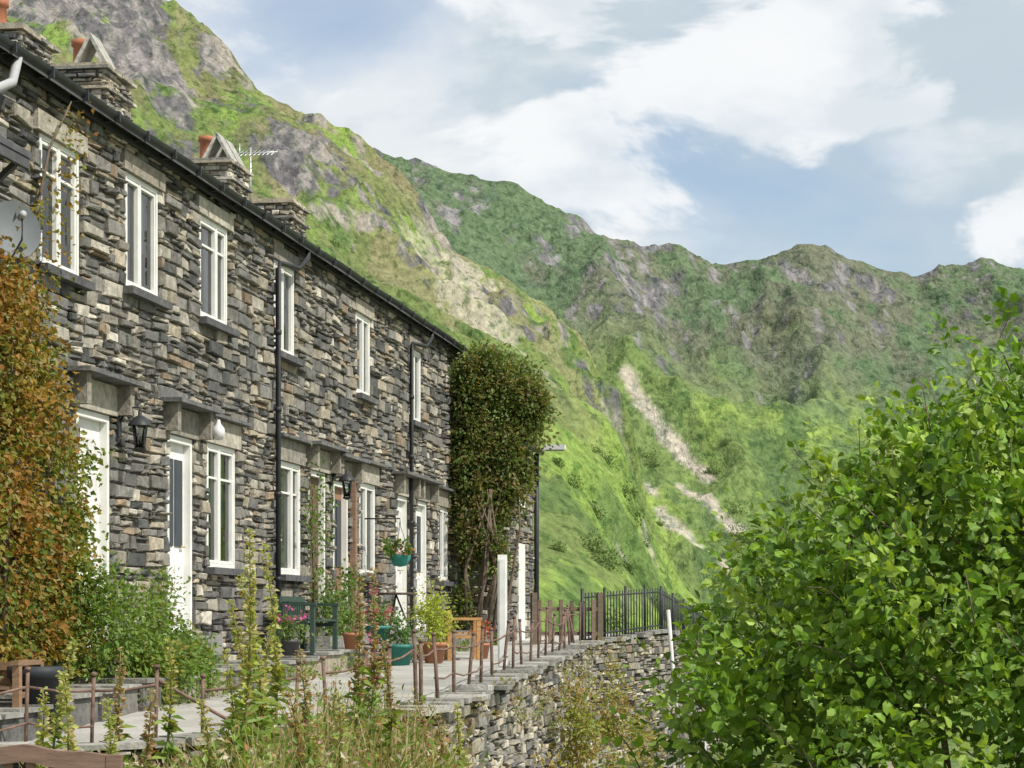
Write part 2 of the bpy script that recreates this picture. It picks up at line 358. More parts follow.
mb.add(V,[(0,1,2,3),(7,6,5,4),(0,4,5,1),(1,5,6,2),(2,6,7,3),(3,7,4,0)]); fbox(mb,-2.8,-.53,.45,.49,3.9,4.03)
for s in (-1.9,-.62): mb.box(FP(s,.02,3.6),U*.06,NO*.42+Z*.36,Z*.06)
mb.make('slate_hood',M_slate,house)
mb=MB()
c=FP(-.22,.2,3.42); ax=np.array([.45,-.85,.25]);ax/=np.linalg.norm(ax); a=np.cross(ax,Z);a/=np.linalg.norm(a);b=np.cross(a,ax)
V=[];R=7;K=24
for i in range(R):
    r=.25*i/(R-1)
    for k in range(K): t=2*math.pi*k/K; V.append(c+a*r*math.cos(t)+b*r*1.08*math.sin(t)+ax*(r*r*.9))
F=[(i*K+k,i*K+(k+1)%K,(i+1)*K+(k+1)%K,(i+1)*K+k) for i in range(R-1) for k in range(K)]
mb.add(V,F,(.15,.165,.175),0,True)
mb.tube([c-b*.22,c-b*.2+ax*.3,c+ax*.36],.01,5,(.15,.15,.15)); mb.tube([c+ax*.3,c+ax*.4],.03,8,(.4,.4,.4)); mb.tube([c-ax*.01,FP(-.2,0.02,3.35)],.02,6,(.2,.2,.2))
mb.make('satellite_dish',M_attr)

wing=MB();wc=MB()
a0,a1=22.34,25.2
fbox(wc,a0,a1,-5,.93,-1.2,3.35)
V=[FP(a0,-5,3.35),FP(a0,.93,3.35),FP(a0,-2.2,5.0),FP(a1,-5,3.35),FP(a1,.93,3.35),FP(a1,-2.2,5.0)]
wc.add(V,[np.array([(0,1,2),(5,4,3)])])
for p,q in ((1.1,-2.2),(-2.2,-5.15)):
    zf=lambda o:3.38+(1-abs(o+2.2)/3.2)*1.65
    V=[FP(a0-.1,p,zf(p)),FP(a1+.12,p,zf(p)),FP(a1+.12,q,zf(q)),FP(a0-.1,q,zf(q))];V+=[v+Z*.07 for v in V]
    wc.add(V,[(0,3,2,1),(4,5,6,7),(0,1,5,4),(1,2,6,5),(2,3,7,6),(3,0,4,7)])
stones(wing,FP(a0,0.06,0),NO,-U,.9,-1.1,3.35); stones(wing,FP(a0,.95,0),U,NO,a1-a0,-1.1,3.35,[(.8,1.6,-.5,1.5),(.9,1.7,2.2,3.1)])
wing.make('wing_wall_stones',M_stone,house); wc.make('wing_core_and_roof',M_mortar,house)
mb=MB(); fbox(mb,a0+.8,a0+1.6,.95,1.0,-.55,1.48); fbox(mb,a0+.9,a0+1.7,.95,.99,2.2,3.1)
fbox(mb,a0+1.0,a0+1.6,.992,1.0,2.3,3.0,mi=1); mb.make('wing_door_and_window',[M_white,M_dark],house)
mb=MB(); mb.tube([FP(a1-.1,1.05,3.35),FP(a1-.1,1.05,-.6)],.05,8); mb.tube([FP(a0-.1,1.12,3.38),FP(a1+.12,1.12,3.38)],.06,8); mb.make('wing_downpipe',M_dark,house)
mb=MB(); c=FP(24.9,.95,3.35); mb.tube([c,c+NO*.3+Z*.1],.02,6,(.1,.1,.1)); mb.cbox(c+NO*.5+Z*.1,.42,.2,.1,-.16,(.6,.6,.6)); mb.cbox(c+NO*.5+Z*.045,.36,.16,.02,-.16,(.2,.2,.2)); mb.make('outdoor_wall_light',M_attr)

# ---------------------------------------------------------------- path, plinth and retaining wall
EDGE=np.array([(-12,16.3),(-3.72,17.0),(-2.64,17.5),(-1.7,18.5),(-.67,20.5),(.37,30.2),(1.42,40),(3.2,46),(5.2,55)])
PZ=np.array([-1.02,-1.02,-1.02,-.96,-.86,-.66,-.46,-.28,-.95])
def pz(Y): return np.interp(Y,EDGE[:,1],PZ)
def ex(Y): return np.interp(Y,EDGE[:,1],EDGE[:,0])
mb=MB()
Ys=sorted(set(list(EDGE[:,1])+list(np.arange(16.3,55,.5))));V=[];NX=24
for y in Ys:
    for t in np.linspace(0,1,NX):
        x=-13+(ex(y)+13)*t**.5; V.append((x,y,pz(y)+.012*math.sin(x*3+y*2)*(t<1)))
F=[(i*NX+k,i*NX+k+1,(i+1)*NX+k+1,(i+1)*NX+k) for i in range(len(Ys)-1) for k in range(NX-1)]
mb.add(V,F,smooth=True); mb.make('path',M_path)
mb=MB()
s=S0
while s<S1-.2:
    w=min(rng.uniform(.35,.9),S1-s); y=FP(s,0,0)[1]; zt=float(pz(y))+.25+rng.uniform(-.02,.02)
    out=.85+rng.uniform(-.08,.08)
    fbox(mb,s+.01,s+w-.01,.08,out,zt-.5,zt-.01,PAL[rng.integers(1,5)]*.9); fbox(mb,s+.004,s+w-.004,.07,out+.04,zt-.008,zt+.03,np.array((.27,.265,.24))*rng.uniform(.7,1.15)); s+=w
mb.make('stone_kerb_terrace',M_stone)
rw=MB();rc=MB()
zbot=[-1.7,-1.7,-1.9,-2.6,-3.4,-3.6,-3.6,-3.6]
for i in range(8):
    p=np.array([*EDGE[i],0.]);q=np.array([*EDGE[i+1],0.]); L=np.linalg.norm(q-p);u=(q-p)/L;n=np.array([u[1],-u[0],0])
    m=max(1,int(L/1.6))
    for k in range(m):
        a=p+u*L*k/m; l=L/m; zt=(PZ[i]+(PZ[i+1]-PZ[i])*(k+.5)/m)
        stones(rw,a,u,n,l,zbot[i],zt+.0,hm=(.06,.17),lm=(.13,.5),pw=(.06,.14,.25,.24,.1,.18,.03),bright=1.1,prot=(.01,.11),wave=0)
        rc.box(a-n*.3+Z*(zbot[i]),u*l,n*.3,Z*(zt-zbot[i]-.02))
        s=0
        while s<l-.01:
            w=min(rng.uniform(.25,.7),l-s); zz=PZ[i]+(PZ[i+1]-PZ[i])*(k+(s+w/2)/l)/m
            rw.box(a+u*(s+.006)-n*(.33+rng.uniform(-.05,.05))+Z*(zz+rng.uniform(0,.02)),u*(w-.012)+n*rng.uniform(-.02,.02)+Z*rng.uniform(-.015,.015),n*(.46+rng.uniform(-.04,.05)),Z*rng.uniform(.04,.08),np.array((.36,.35,.32))*rng.uniform(.6,1.1)); s+=w
wl=empty('stone_retaining_wall'); rw.make('wall_stones',M_stone,wl); rc.make('wall_core',M_mortar,wl)

mb=MB()
def along(i0,i1,step,inset=.18):
    out=[];carry=0
    for i in range(i0,i1):
        p=EDGE[i];q=EDGE[i+1];L=np.linalg.norm(q-p);u=(q-p)/L;n=np.array([u[1],-u[0]])
        s=carry
        while s<L:
            e=p+u*s-n*inset; out.append(np.array([e[0],e[1],PZ[i]+(PZ[i+1]-PZ[i])*s/L+.05])); s+=step
        carry=s-L
    return out
ps=[np.array([x,16.95+.02*k,-.99]) for k,x in enumerate(np.arange(-5.2,-3.7,.5))]+along(1,4,.52)+along(4,6,1.15)
tops=[]
for p in ps:
    far=p[1]>20; h=(.66 if far else .55)*rng.uniform(.85,1.1); d=np.array([rng.normal()*.05,rng.normal()*.03,0])
    mb.tube([p-Z*.1,p+d*.5+Z*h*.5,p+d+Z*h],.016 if not far else .02,5); 
    mb.tube([p+d+Z*h,p+d+Z*(h+.03)],.025,5); tops.append(p+d*.8+Z*(h*.78))
for a,b in zip(tops[:-1],tops[1:]):
    if rng.random()<.9: mb.tube([a,(a+b)/2-Z*.02,b],.012,5)
    if rng.random()<.6: mb.tube([a-Z*.28,(a+b)/2-Z*.31,b-Z*.28],.01,5)
mb.tube([ps[5]+Z*.5,ps[7]-Z*.1+np.array([.2,-.2,0])],.015,5)
mb.make('rusty_iron_fence',M_rust)
mb=MB()
g0=along(6,8,.24,.15); 
for j,p in enumerate(g0):
    big=j%7==0; h=.9
    mb.tube([p,p+Z*(h+(.08 if big else 0))],.03 if big else .014,5)
for hh in (.12,.82):
    for a,b in zip(g0[:-1],g0[1:]): mb.tube([a+Z*hh,b+Z*hh],.018,5)
mb.make('black_iron_railing',M_dark)
mb=MB(); 
for k in range(6): mb.cbox((.5+.2*k,40.3+.05*k,-.46+.42+rng.uniform(-.03,.03)),.07,.03,.8,.3,np.array((.16,.115,.085))*rng.uniform(.8,1.2))
for z in (-.25,.2): mb.cbox((1.0,40.48,z),1.2,.04,.07,.3,(.15,.11,.08))
for x,y in ((.4,40.3),(1.62,40.7)): mb.cbox((x,y,.0),.1,.1,1.0,.3,(.13,.1,.075))
mb.make('timber_gate',M_wood)
mb=MB(); mb.cbox((-.13,30.0,.1),.13,.05,1.58,.0,(.78,.78,.75)); mb.cbox((-.13,29.97,.1),.08,.02,1.45,0,(.68,.68,.66)); mb.make('white_board_post',M_attr)
mb=MB(); mb.tube([(2.13,30,.14),(2.22,30,-1.0),(2.3,30,-1.6)],.03,6,(.55,.55,.52)); mb.tube([(2.3,30,-1.5),(2.33,30,-3.4)],.03,6,(.3,.28,.24)); mb.tube([(2.24,30.02,-.95),(2.6,29.8,-1.5),(2.7,29.7,-3.3)],.022,6,(.5,.5,.47)); mb.make('white_barrier',M_attr)

# ---------------------------------------------------------------- ground sheet
def ground_h(X,Y):
    e=np.interp(Y,EDGE[:,1],EDGE[:,0])
    hi=np.where(Y>17.3,-1.3,-1.15-.06*np.clip(17.3-Y,0,30))
    lo=-3.2-.0*X
    drop=np.where(Y>19,sst(-1.4,-.4,X-e),sst(-.9,1.2,X+.12*(19-Y)))
    z=hi*(1-drop)+lo*drop
    far=sst(50,110,Y); z=z*(1-far)-8.5*far
    side=sst(25,90,np.abs(X)); z=z-side*3*(1-far)
    return z+(fbm(X*.6,Y*.6,4,3)-.5)*.35*(1-drop*.3)
xs=np.concatenate([-np.geomspace(14,1800,60)[::-1],np.arange(-13.8,14,.2),np.geomspace(14.2,1800,60)])
ys=np.concatenate([np.linspace(-300,-5,12),np.arange(-4,56,.2),np.geomspace(56.5,4500,110)])
def grid(name,xs,ys,Hf,Cf,m):
    X,Y=np.meshgrid(xs,ys); H=Hf(X,Y); C=Cf(X,Y,H); nx=len(xs);ny=len(ys)
    i,j=np.meshgrid(np.arange(nx-1),np.arange(ny-1)); a=(j*nx+i).ravel()
    F=np.stack([a,a+1,a+nx+1,a+nx],1)
    mb=MB(); mb.add(np.stack([X,Y,H],-1).reshape(-1,3),[F],C.reshape(-1,3),0,True); return mb.make(name,m)
def gcol(X,Y,H):
    n=fbm(X*.8,Y*.8,4,11); c=np.zeros(X.shape+(3,))+np.array((.11,.16,.045)); c=mix(c,(.28,.25,.16),sst(.42,.6,n)*(Y<50)); c=mix(c,(.07,.12,.025),sst(.5,.7,fbm(X*.5,Y*.5,3,12)))
    return c
grid('ground',xs,ys,ground_h,gcol,M_ground)

CX=np.array([-160,-110,-75,-53,-47.5,-42,-36,-30.5,-18.6,-13,-9,1.3,7.6,10.8,13.5,15.5,17,19,21.5,25,30,38,55,160])
CZ=np.array([150,125,112,98,93,86,83,80,71,64,59.5,53,48.5,45,40,34.5,28,20,12,6,0,-5,-9,-10])
def hill_h(X,Y):
    t=np.clip((Y-50)/300,0,1); Xp=X+(350-Y)*.045*(Y<350)
    Xp=Xp+(fbm(X/11,Y/20,5,31)-.5)*8*np.clip(t*2,0,1)
    c=np.interp(Xp,CX,CZ)
    z=-9+(c+9)*t**1.12
    up=np.clip(c/60,0,1.2)*np.clip(t*1.5,0,1)
    z=z+(fbm(X/40,Y/55,4,5)-.5)*9*up*(1-t*.7)
    z=z+(ridged(X/18,Y/26,4,9)-.45)*4.6*up
    crag=sst(.44,.57,fbm(X/22,Y/34,3,21))*sst(.25,.6,t)*np.clip(c/45,0,1)
    z=z+crag*((ridged(X/5,Y/12,3,14)-.4)*2.8+(np.abs(((z/4.5)%1)-.5)-.25)*1.9)
    z=z+(fbm(X/2.2,Y/3.5,3,15)-.5)*.9*t
    bk=np.clip((Y-352)/90,0,1); return z-bk*(c*.9+12)
def hill_c(X,Y,H):
    t=np.clip((Y-50)/300,0,1)
    gx=np.gradient(H,axis=1)/.5; gy=np.gradient(H,axis=0)/.65
    n1=fbm(X/14,Y/38,6,41,.6);n2=fbm(X/4.5,Y/13,5,42,.6);n3=fbm(X/40,Y/90,4,43); n4=fbm(X/1.2,Y/3.6,3,47)
    c=np.zeros(X.shape+(3,))+np.array((.15,.2,.062))
    c=mix(c,(.195,.28,.065),sst(.45,.53,n1)); c=mix(c,(.09,.145,.048),sst(.53,.6,n2)*.75)
    c=mix(c,(.25,.225,.13),sst(.51,.6,fbm(X/7,Y/18,5,44,.6))*.65*sst(0,45,H))
    c=mix(c,(.16,.13,.085),sst(.53,.6,fbm(X/9,Y/24,5,51,.6))*.5*sst(20,70,H))
    left=sst(25,90,H)
    sl=np.clip(np.hypot(gx,gy),0,2.0)
    crag=sst(.44,.56,fbm(X/22,Y/34,3,21))*sst(.25,.6,t)
    rock=sst(.588,.628,n2*.33+n3*.2+left*.15+.135*crag+.065*sl+.18*n4)*sst(8,35,H)
    rockc=mix(np.zeros(X.shape+(3,))+np.array((.25,.23,.22)),(.125,.12,.125),sst(.44,.56,n4)); rockc=mix(rockc,(.34,.305,.255),sst(.5,.62,fbm(X/7,Y/18,4,48))*.8)
    c=c*(1-rock[...,None])+rockc*rock[...,None]
    for (x0,y0,x1,y1,w,st) in [(-8,335,-3,290,4.5,.7),(-14,330,-10,300,2.5,.5),(12,300,13,262,1.0,.5),(14,232,15,205,.7,.7),(9,190,10,165,.7,.7),(4,270,6,245,1.2,.5),(10,160,12,140,.6,.6)]:
        tt=np.clip(((X-x0)*(x1-x0)+(Y-y0)*(y1-y0))/((x1-x0)**2+(y1-y0)**2),0,1)
        d=np.hypot(X-(x0+(x1-x0)*tt),(Y-(y0+(y1-y0)*tt))*.6)+(n2-.5)*w*3+(n4-.5)*w*2.5
        c=mix(c,(.42,.38,.31),(1-sst(w*.5,w*.9,d))*st)
    return c
grid('hill',np.arange(-125,85,.5),np.arange(48,445,.65),hill_h,hill_c,M_hill)

RX=np.array([-400,-260,-120,-50,-30,3,32,52,70,83,100,118,138,163,178,193,209,281,340,500])
RZ_=np.array([230,215,200,190,185,177,161,154,150,145,148,153,149,141,144,147,143,152,140,120])
SC=[(35.5,662),(37.5,648),(43,628),(47,613),(53,596)]
SC2=[(46,590),(50,577),(54,562),(60,535)]
SC3=[(38,563),(43,543),(50,512)]
SC4=[(33,590),(36,575)]
def segd(X,Y,pts,ky=.5):
    best=np.full(X.shape,1e9)
    for (x0,y0),(x1,y1) in zip(pts[:-1],pts[1:]):
        tt=np.clip(((X-x0)*(x1-x0)+(Y-y0)*(y1-y0))/((x1-x0)**2+(y1-y0)**2),0,1)
        best=np.minimum(best,np.hypot(X-(x0+(x1-x0)*tt),(Y-(y0+(y1-y0)*tt))*ky))
    return best
def mount_h(X,Y):
    Xw=X+(fbm(X/60,Y/60,4,61)-.5)*22
    r=np.interp(X+(fbm(X/20,Y/20,3,66)-.5)*6,RX,RZ_); t=np.clip((Y-430)/470,0,1)
    z=-10+(r+10)*t**1.08
    e=np.sin(np.pi*np.clip(t,0,1))**.6
    z=z+(ridged(Xw/75,Y/260,3,62)-.5)*26*e+(ridged(Xw/32,Y/80,3,63)-.45)*10*(e*.8+.25*t)
    cr=sst(.3,.7,t)*sst(.4,.56,fbm(X/45,Y/60,3,67))
    z=z+(ridged(X/12,Y/24,3,64)-.4)*(2.2+2.2*cr)*sst(.3,.75,t)+cr*(np.abs(((z/9)%1)-.5)-.25)*4.
    z=z+(fbm(X/5,Y/8,3,65)-.5)*2.2*sst(.1,.6,t)
    bk=np.clip((Y-905)/150,0,1); return z-bk*80
def mount_c(X,Y,H):
    t=np.clip((Y-430)/470,0,1)
    n1=fbm(X/32,Y/90,6,71,.6);n2=fbm(X/12,Y/36,6,72,.6);n3=fbm(X/80,Y/160,4,73);n4=fbm(X/3.6,Y/10,3,74);n5=fbm(X/2.4,Y/7,2,75)
    gx=np.gradient(H,axis=1)/1.4; gy=np.gradient(H,axis=0)/1.6
    c=np.zeros(X.shape+(3,))+np.array((.15,.21,.068))
    c=mix(c,(.215,.3,.072),sst(.41,.51,n1)*(1-sst(.35,.75,t)*.75))
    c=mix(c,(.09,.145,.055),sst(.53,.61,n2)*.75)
    c=mix(c,(.1,.145,.09),sst(.4,.7,t+(n1-.5)*.6)*.8)  # darker, bluer heath near the ridge: cloud shade painted into the colour
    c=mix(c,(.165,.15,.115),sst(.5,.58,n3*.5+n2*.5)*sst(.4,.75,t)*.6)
    cr=sst(.3,.7,t)*sst(.4,.56,fbm(X/45,Y/60,3,67))
    rock=sst(.583,.623,n2*.39+n4*.22+t*.13+.09*cr+.065*np.clip(np.hypot(gx,gy),0,2.2))
    rc_=mix(np.zeros(X.shape+(3,))+np.array((.255,.24,.245)),(.145,.14,.15),sst(.44,.56,n5))  # rock paler and bluer than on the hill: distance haze put into the colour
    rock*=.9; c=c*(1-rock[...,None])+rc_*rock[...,None]
    w=1.7+2.0*vnoise(Y/11,Y*0,81); q=(n4-.5)*3.2
    for pts,st in ((SC,.97),(SC2,.97),(SC3,.9),(SC4,.85)):
        c=mix(c,(.44,.39,.32),(1-sst(w*.6,w*1.0,segd(X,Y,pts,.35)+q))*st)
    return c
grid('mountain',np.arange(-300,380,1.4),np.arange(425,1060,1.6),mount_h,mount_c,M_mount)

# ---------------------------------------------------------------- vegetation
def pal(colors,n,var=.25,w=None):
    c=np.array(colors)[rng.choice(len(colors),n,p=w)]; return c*rng.uniform(1-var,1+var,(n,1))
def clump(mb,c,r,n,size,colors,w=None,clumps=None,shell=.55,mi=0,spread=.16,upb=1.,flat=None):
    K=clumps or max(6,n//50)
    d=rng.normal(size=(K,3)); d/=np.linalg.norm(d,axis=1,keepdims=True); rad=(rng.uniform(shell,1.05,(K,1)))
    cc=np.array(c)+d*rad*np.array(r); sz=rng.uniform(.6,1.5,K)
    k=rng.integers(0,K,n); off=rng.normal(size=(n,3))*spread*np.array(r).mean()*sz[k][:,None]
    P=cc[k]+off; A=off/(np.linalg.norm(off,axis=1,keepdims=True)+1e-6)*.6+rng.normal(size=(n,3))*.6+d[k]*.5-np.array([0,0,.15])
    cs=pal(colors,K,.2,w)[k]*.6+pal(colors,n,.25,w)*.4
    L=size*rng.uniform(.6,1.3,n); mb.leaves(P,A,L,L*.6,cs,mi,upb)
BR=[(.145,.26,.03),(.195,.32,.04),(.105,.2,.028),(.27,.38,.07)]
mb=MB(); C=np.array([3.7,14.5,-1.0]); base=np.array([3.5,14.5,-3.3])
NS=2500
r2=np.random.default_rng(21)
for i in range(NS):
    ph=r2.uniform(0,2*math.pi); d=math.sqrt(r2.random())*.99 if r2.random()<.8 else r2.uniform(.75,1.0)
    if math.sin(ph)>.35 and r2.random()<.6: continue
    bump=1+.08*math.sin(ph*5+1)+.05*math.sin(ph*11)+r2.normal()*.05
    zt=(1-d**1.5)**(1/1.5)
    lowr=r2.random()<.36
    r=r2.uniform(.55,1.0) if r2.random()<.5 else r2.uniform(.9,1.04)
    if lowr:
        tgt=C+np.array([2.95*math.cos(ph)*bump*r*(.85+.15*r2.random()),2.6*math.sin(ph)*bump*r,-r2.random()*1.9])
    else:
        tgt=C+np.array([2.95*d*math.cos(ph)*bump*r,2.6*d*math.sin(ph)*bump*r,2.92*zt*r*(1+r2.normal()*.035)+ (r2.random()**3)*.3])
    if tgt[0]>3.0+3.2: continue
    hub=C+(tgt-C)*.45+np.array([0,0,-.3]); L=r2.uniform(.4,.8)
    dr=(tgt-hub);dr/=np.linalg.norm(dr); dr=dr+np.array([0,0,.3])+r2.normal(size=3)*.25;dr/=np.linalg.norm(dr)
    st=tgt-dr*L; bend=r2.normal(size=3)*.08
    m=r2.integers(20,34); t=np.sort(r2.uniform(.05,1,m))[:,None]
    P=st+dr*L*t+bend*np.sin(t*3); mid=st+dr*L*.5+bend
    if i%4==0: mb.tube([st,mid,tgt],[.008,.005,.003],4,(.12,.1,.05),1)
    side=r2.normal(size=(m,3)); P=P+side*.045
    A=side*.8+dr*.5+np.array([0,0,-.15])
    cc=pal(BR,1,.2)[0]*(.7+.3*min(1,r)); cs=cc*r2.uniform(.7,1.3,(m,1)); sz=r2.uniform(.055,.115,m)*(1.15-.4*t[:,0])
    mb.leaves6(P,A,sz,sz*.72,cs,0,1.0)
for k in range(14):
    ph=rng.uniform(0,6.28); e=C+np.array([1.4*math.cos(ph),1.3*math.sin(ph),rng.uniform(.0,.9)]); m=(base+e)/2+np.array([math.cos(ph),math.sin(ph),0])*.25
    mb.tube([base+np.array([math.cos(ph)*.15,math.sin(ph)*.15,0]),m,e],[.06,.04,.012],6,(.12,.1,.05),1)
mb.make('hazel_bush',[M_leaf,M_bark])

IV=[(.28,.13,.03),(.32,.2,.045),(.18,.22,.045),(.11,.18,.035),(.28,.28,.06)]
def wallvine(name,cells,n,size,colors,w=None,stems=(),out=(.06,.35),sp=.12,green=None):
    mb=MB(); tot=sum(c[4] for c in cells)
    for ci,(s,z,rs,rz,wt) in enumerate(cells):
        K=int(9*wt)+3; m=int(n*wt/tot)
        ww=green if (green is not None and (z<.3 or s>.6)) else w
        cs=s+rng.normal(size=K)*rs*.55; cz=z+rng.normal(size=K)*rz*.6; co=rng.uniform(*out,K); cc=pal(colors,K,.2,ww)
        k=rng.integers(0,K,m); szk=rng.uniform(.5,1.4,K)[k]*sp
        ps_=cs[k]+rng.normal(size=m)*szk; pz_=cz[k]+rng.normal(size=m)*szk*1.2; po=np.clip(co[k]+rng.normal(size=m)*.08,.05,2)
        P=P0+np.outer(ps_,U)+np.outer(po,NO)+np.outer(pz_,Z)
        A=rng.normal(size=(m,3))*.6+NO*.5-Z*.4-U*.2
        L=size*rng.uniform(.6,1.3,m); mb.leaves(P,A,L,L*.7,cc[k]*.65+pal(colors,m,.25,ww)*.35,0,.6)
    for st in stems: mb.tube([FP(*q) for q in st],[.03-.024*i/(len(st)-1) for i in range(len(st))],5,(.14,.11,.07),1)
    return mb.make(name,[M_leaf,M_bark])
wallvine('orange_climbing_shrub',[(-.9,2.6,.5,.5,1.),(-.4,2.85,.35,.3,.8),(.05,2.45,.4,.4,1.2),(-.5,1.8,.8,.5,2.2),(.55,1.95,.4,.4,1.),(.9,1.5,.35,.4,.8),(-.1,1.0,.8,.6,2.6),(.8,.7,.5,.5,1.7),(-.3,.1,.8,.5,2.6),(-1.5,1.2,.8,1.,1.6),(.7,-.1,.7,.4,1.9),(1.3,.1,.5,.35,1.0)],15500,.065,IV,[.25,.24,.22,.17,.12],
  [[(-.1,.15,-.9),(-.1,.2,.8),(.1,.2,2.0),(.1,.12,3.1)],[(.1,.15,-.9),(.4,.2,.8),(.9,.2,1.9)],[(-.4,.15,-.9),(-.5,.3,1.2),(-.3,.25,2.6)],[(.1,.12,3.0),(.6,.1,3.7),(.9,.12,4.4),(1.2,.22,4.9)]],(.06,.42),.13,[.12,.16,.3,.3,.12])
wallvine('climbing_sprig',[(.45,3.5,.25,.25,.4),(.75,4.0,.15,.3,.3),(1.0,4.6,.12,.2,.22),(.1,3.0,.3,.2,.4)],420,.055,IV)
mb=MB()
for c,r in (((-3.8,21.3,-.2),(.36,.5,.55)),((-3.62,22.4,-.1),(.24,.4,.55)),((-3.95,20.6,.0),(.36,.4,.6)),((-3.45,21.6,-.5),(.3,.4,.3)),((-3.35,23.0,-.45),(.2,.3,.25))): clump(mb,c,r,1900,.06,[(.13,.22,.04),(.19,.29,.055),(.09,.16,.03),(.3,.24,.06)],[.4,.3,.2,.1],spread=.24,shell=.35)
mb.make('green_garden_shrub',[M_leaf])
def ivybox(name,blobs,n,size,colors,w,stems):
    mb=MB()
    for (c,r,wt) in blobs: clump(mb,c,r,int(n*wt),size,colors,w,spread=.26,shell=.3,upb=.5)
    for st in stems: mb.tube(st,[.045-.034*i/(len(st)-1) for i in range(len(st))],6,(.2,.165,.12),1)
    return mb.make(name,[M_leaf,M_bark])
G2=[(.07,.12,.028),(.11,.175,.038),(.16,.2,.05),(.25,.18,.085)]
ivybox('ivy_tree',[((-.8,40.7,4.2),(.4,.45,.6),1.1),((-.55,40.7,4.75),(.35,.4,.25),.45),((-.05,40.8,4.35),(.45,.45,.5),1.0),((.28,41,3.8),(.32,.4,.6),.75),((-.75,40.7,3.1),(.4,.4,.7),1.1),((-.15,40.8,3.1),(.38,.4,.65),.95),((-.68,40.6,2.2),(.36,.4,.6),.85),((-.15,40.8,2.3),(.34,.35,.5),.6),((-.8,40.5,1.3),(.24,.3,.6),.45),((-.3,40.4,1.3),(.22,.25,.5),.3),((.45,41,4.1),(.18,.3,.35),.3),((-.9,40.3,.2),(.15,.3,.5),.25),((.25,41,2.7),(.15,.3,.4),.2)],3500,.09,G2,[.2,.3,.25,.25],
 [[(-.55,40.2,-.6),(-.6,40.3,.6),(-.45,40.4,1.6),(-.7,40.5,3.0)],[(-.4,40.2,-.6),(-.2,40.4,.8),(-.35,40.4,1.8),(.0,40.6,3.2)],[(-.6,40.2,-.6),(-.85,40.3,.9),(-.7,40.3,2.0)],[(-.3,40.2,-.6),(-.05,40.4,.5),(.15,40.5,1.7),(.1,40.6,2.6)],[(-.5,40.2,.2),(-.2,40.2,1.2),(-.6,40.2,2.2)]]+[[(-.5+rng.normal()*.15,40.15,-.4),(-.5+rng.normal()*.2,40.2,.9),(-.35+rng.normal()*.25,40.3,2.4)] for _ in range(6)])
wallvine('wall_climber',[(11.0,.3,.25,.35,.8),(10.8,1.0,.15,.4,.4),(11.9,.2,.35,.3,.9),(12.6,.4,.2,.3,.4),(10.6,1.7,.1,.3,.2)],1700,.06,[(.13,.22,.04),(.1,.16,.04)],None,[[(10.9,.1,-.5),(10.85,.1,.6),(10.7,.08,1.7)]],(.05,.3))

mb=MB()
def gz(x,y): return ground_h(np.atleast_1d(np.asarray(x,float)),np.atleast_1d(np.asarray(y,float)))
n=26000
x=rng.uniform(-6,1.6,n); y=rng.uniform(12.0,19.6,n)
keep=(y<np.interp(x,EDGE[:5,0],EDGE[:5,1])-.12); x=x[keep];y=y[keep]
right=sst(-2.4,-1.4,x)
dens=fbm(x*1.3,y*1.3,3,90); k2=rng.random(len(x))<(sst(.35,.6,dens)*.8+.2)*(.25+.75*right); x=x[k2];y=y[k2]; right=right[k2]; n=len(x); z=gz(x,y)
h=rng.uniform(.12,.55,n)*(1+.7*fbm(x,y,2,91))*(.5+.66*right); 
a=rng.uniform(0,6.28,n); wd=rng.uniform(.003,.009,n); lean=rng.normal(size=(n,2))*.15
dx=np.cos(a)*wd;dy=np.sin(a)*wd
B=np.stack([x,y,z-.05],1)
def o3(p,q,r): return np.stack([p,q,r],1)
V=np.stack([B-o3(dx,dy,0*dx),B+o3(dx,dy,0*dx),B+o3(lean[:,0]*.4+dx*.8,lean[:,1]*.4+dy*.8,h*.6),B+o3(lean[:,0]*.4-dx*.8,lean[:,1]*.4-dy*.8,h*.6),B+o3(lean[:,0]*1.3,lean[:,1]*1.3,h)],1).reshape(-1,3)
i=np.arange(n)*5
gc=pal([(.42,.34,.19),(.34,.31,.14),(.16,.24,.06),(.21,.28,.07),(.4,.27,.18)],n,.25,[.28,.2,.2,.16,.16])
mb.add(V,[np.stack([i,i+1,i+2,i+3],1),np.stack([i+3,i+2,i+4],1)],np.repeat(gc,5,0))
n=24000; q=rng.integers(0,len(x),n); P=B[q]+np.stack([rng.normal(size=n)*.06,rng.normal(size=n)*.06,h[q]*rng.uniform(.1,1.05,n)],1)
L=rng.uniform(.02,.08,n); mb.leaves(P,rng.normal(size=(n,3))+np.array([0,0,.4]),L,L*.5,pal([(.15,.24,.045),(.22,.31,.07),(.42,.34,.22),(.38,.2,.1),(.5,.44,.34),(.5,.22,.3)],n,.25,[.28,.21,.25,.1,.14,.02]))
mb.make('bank_grass_and_weeds',[M_leaf])
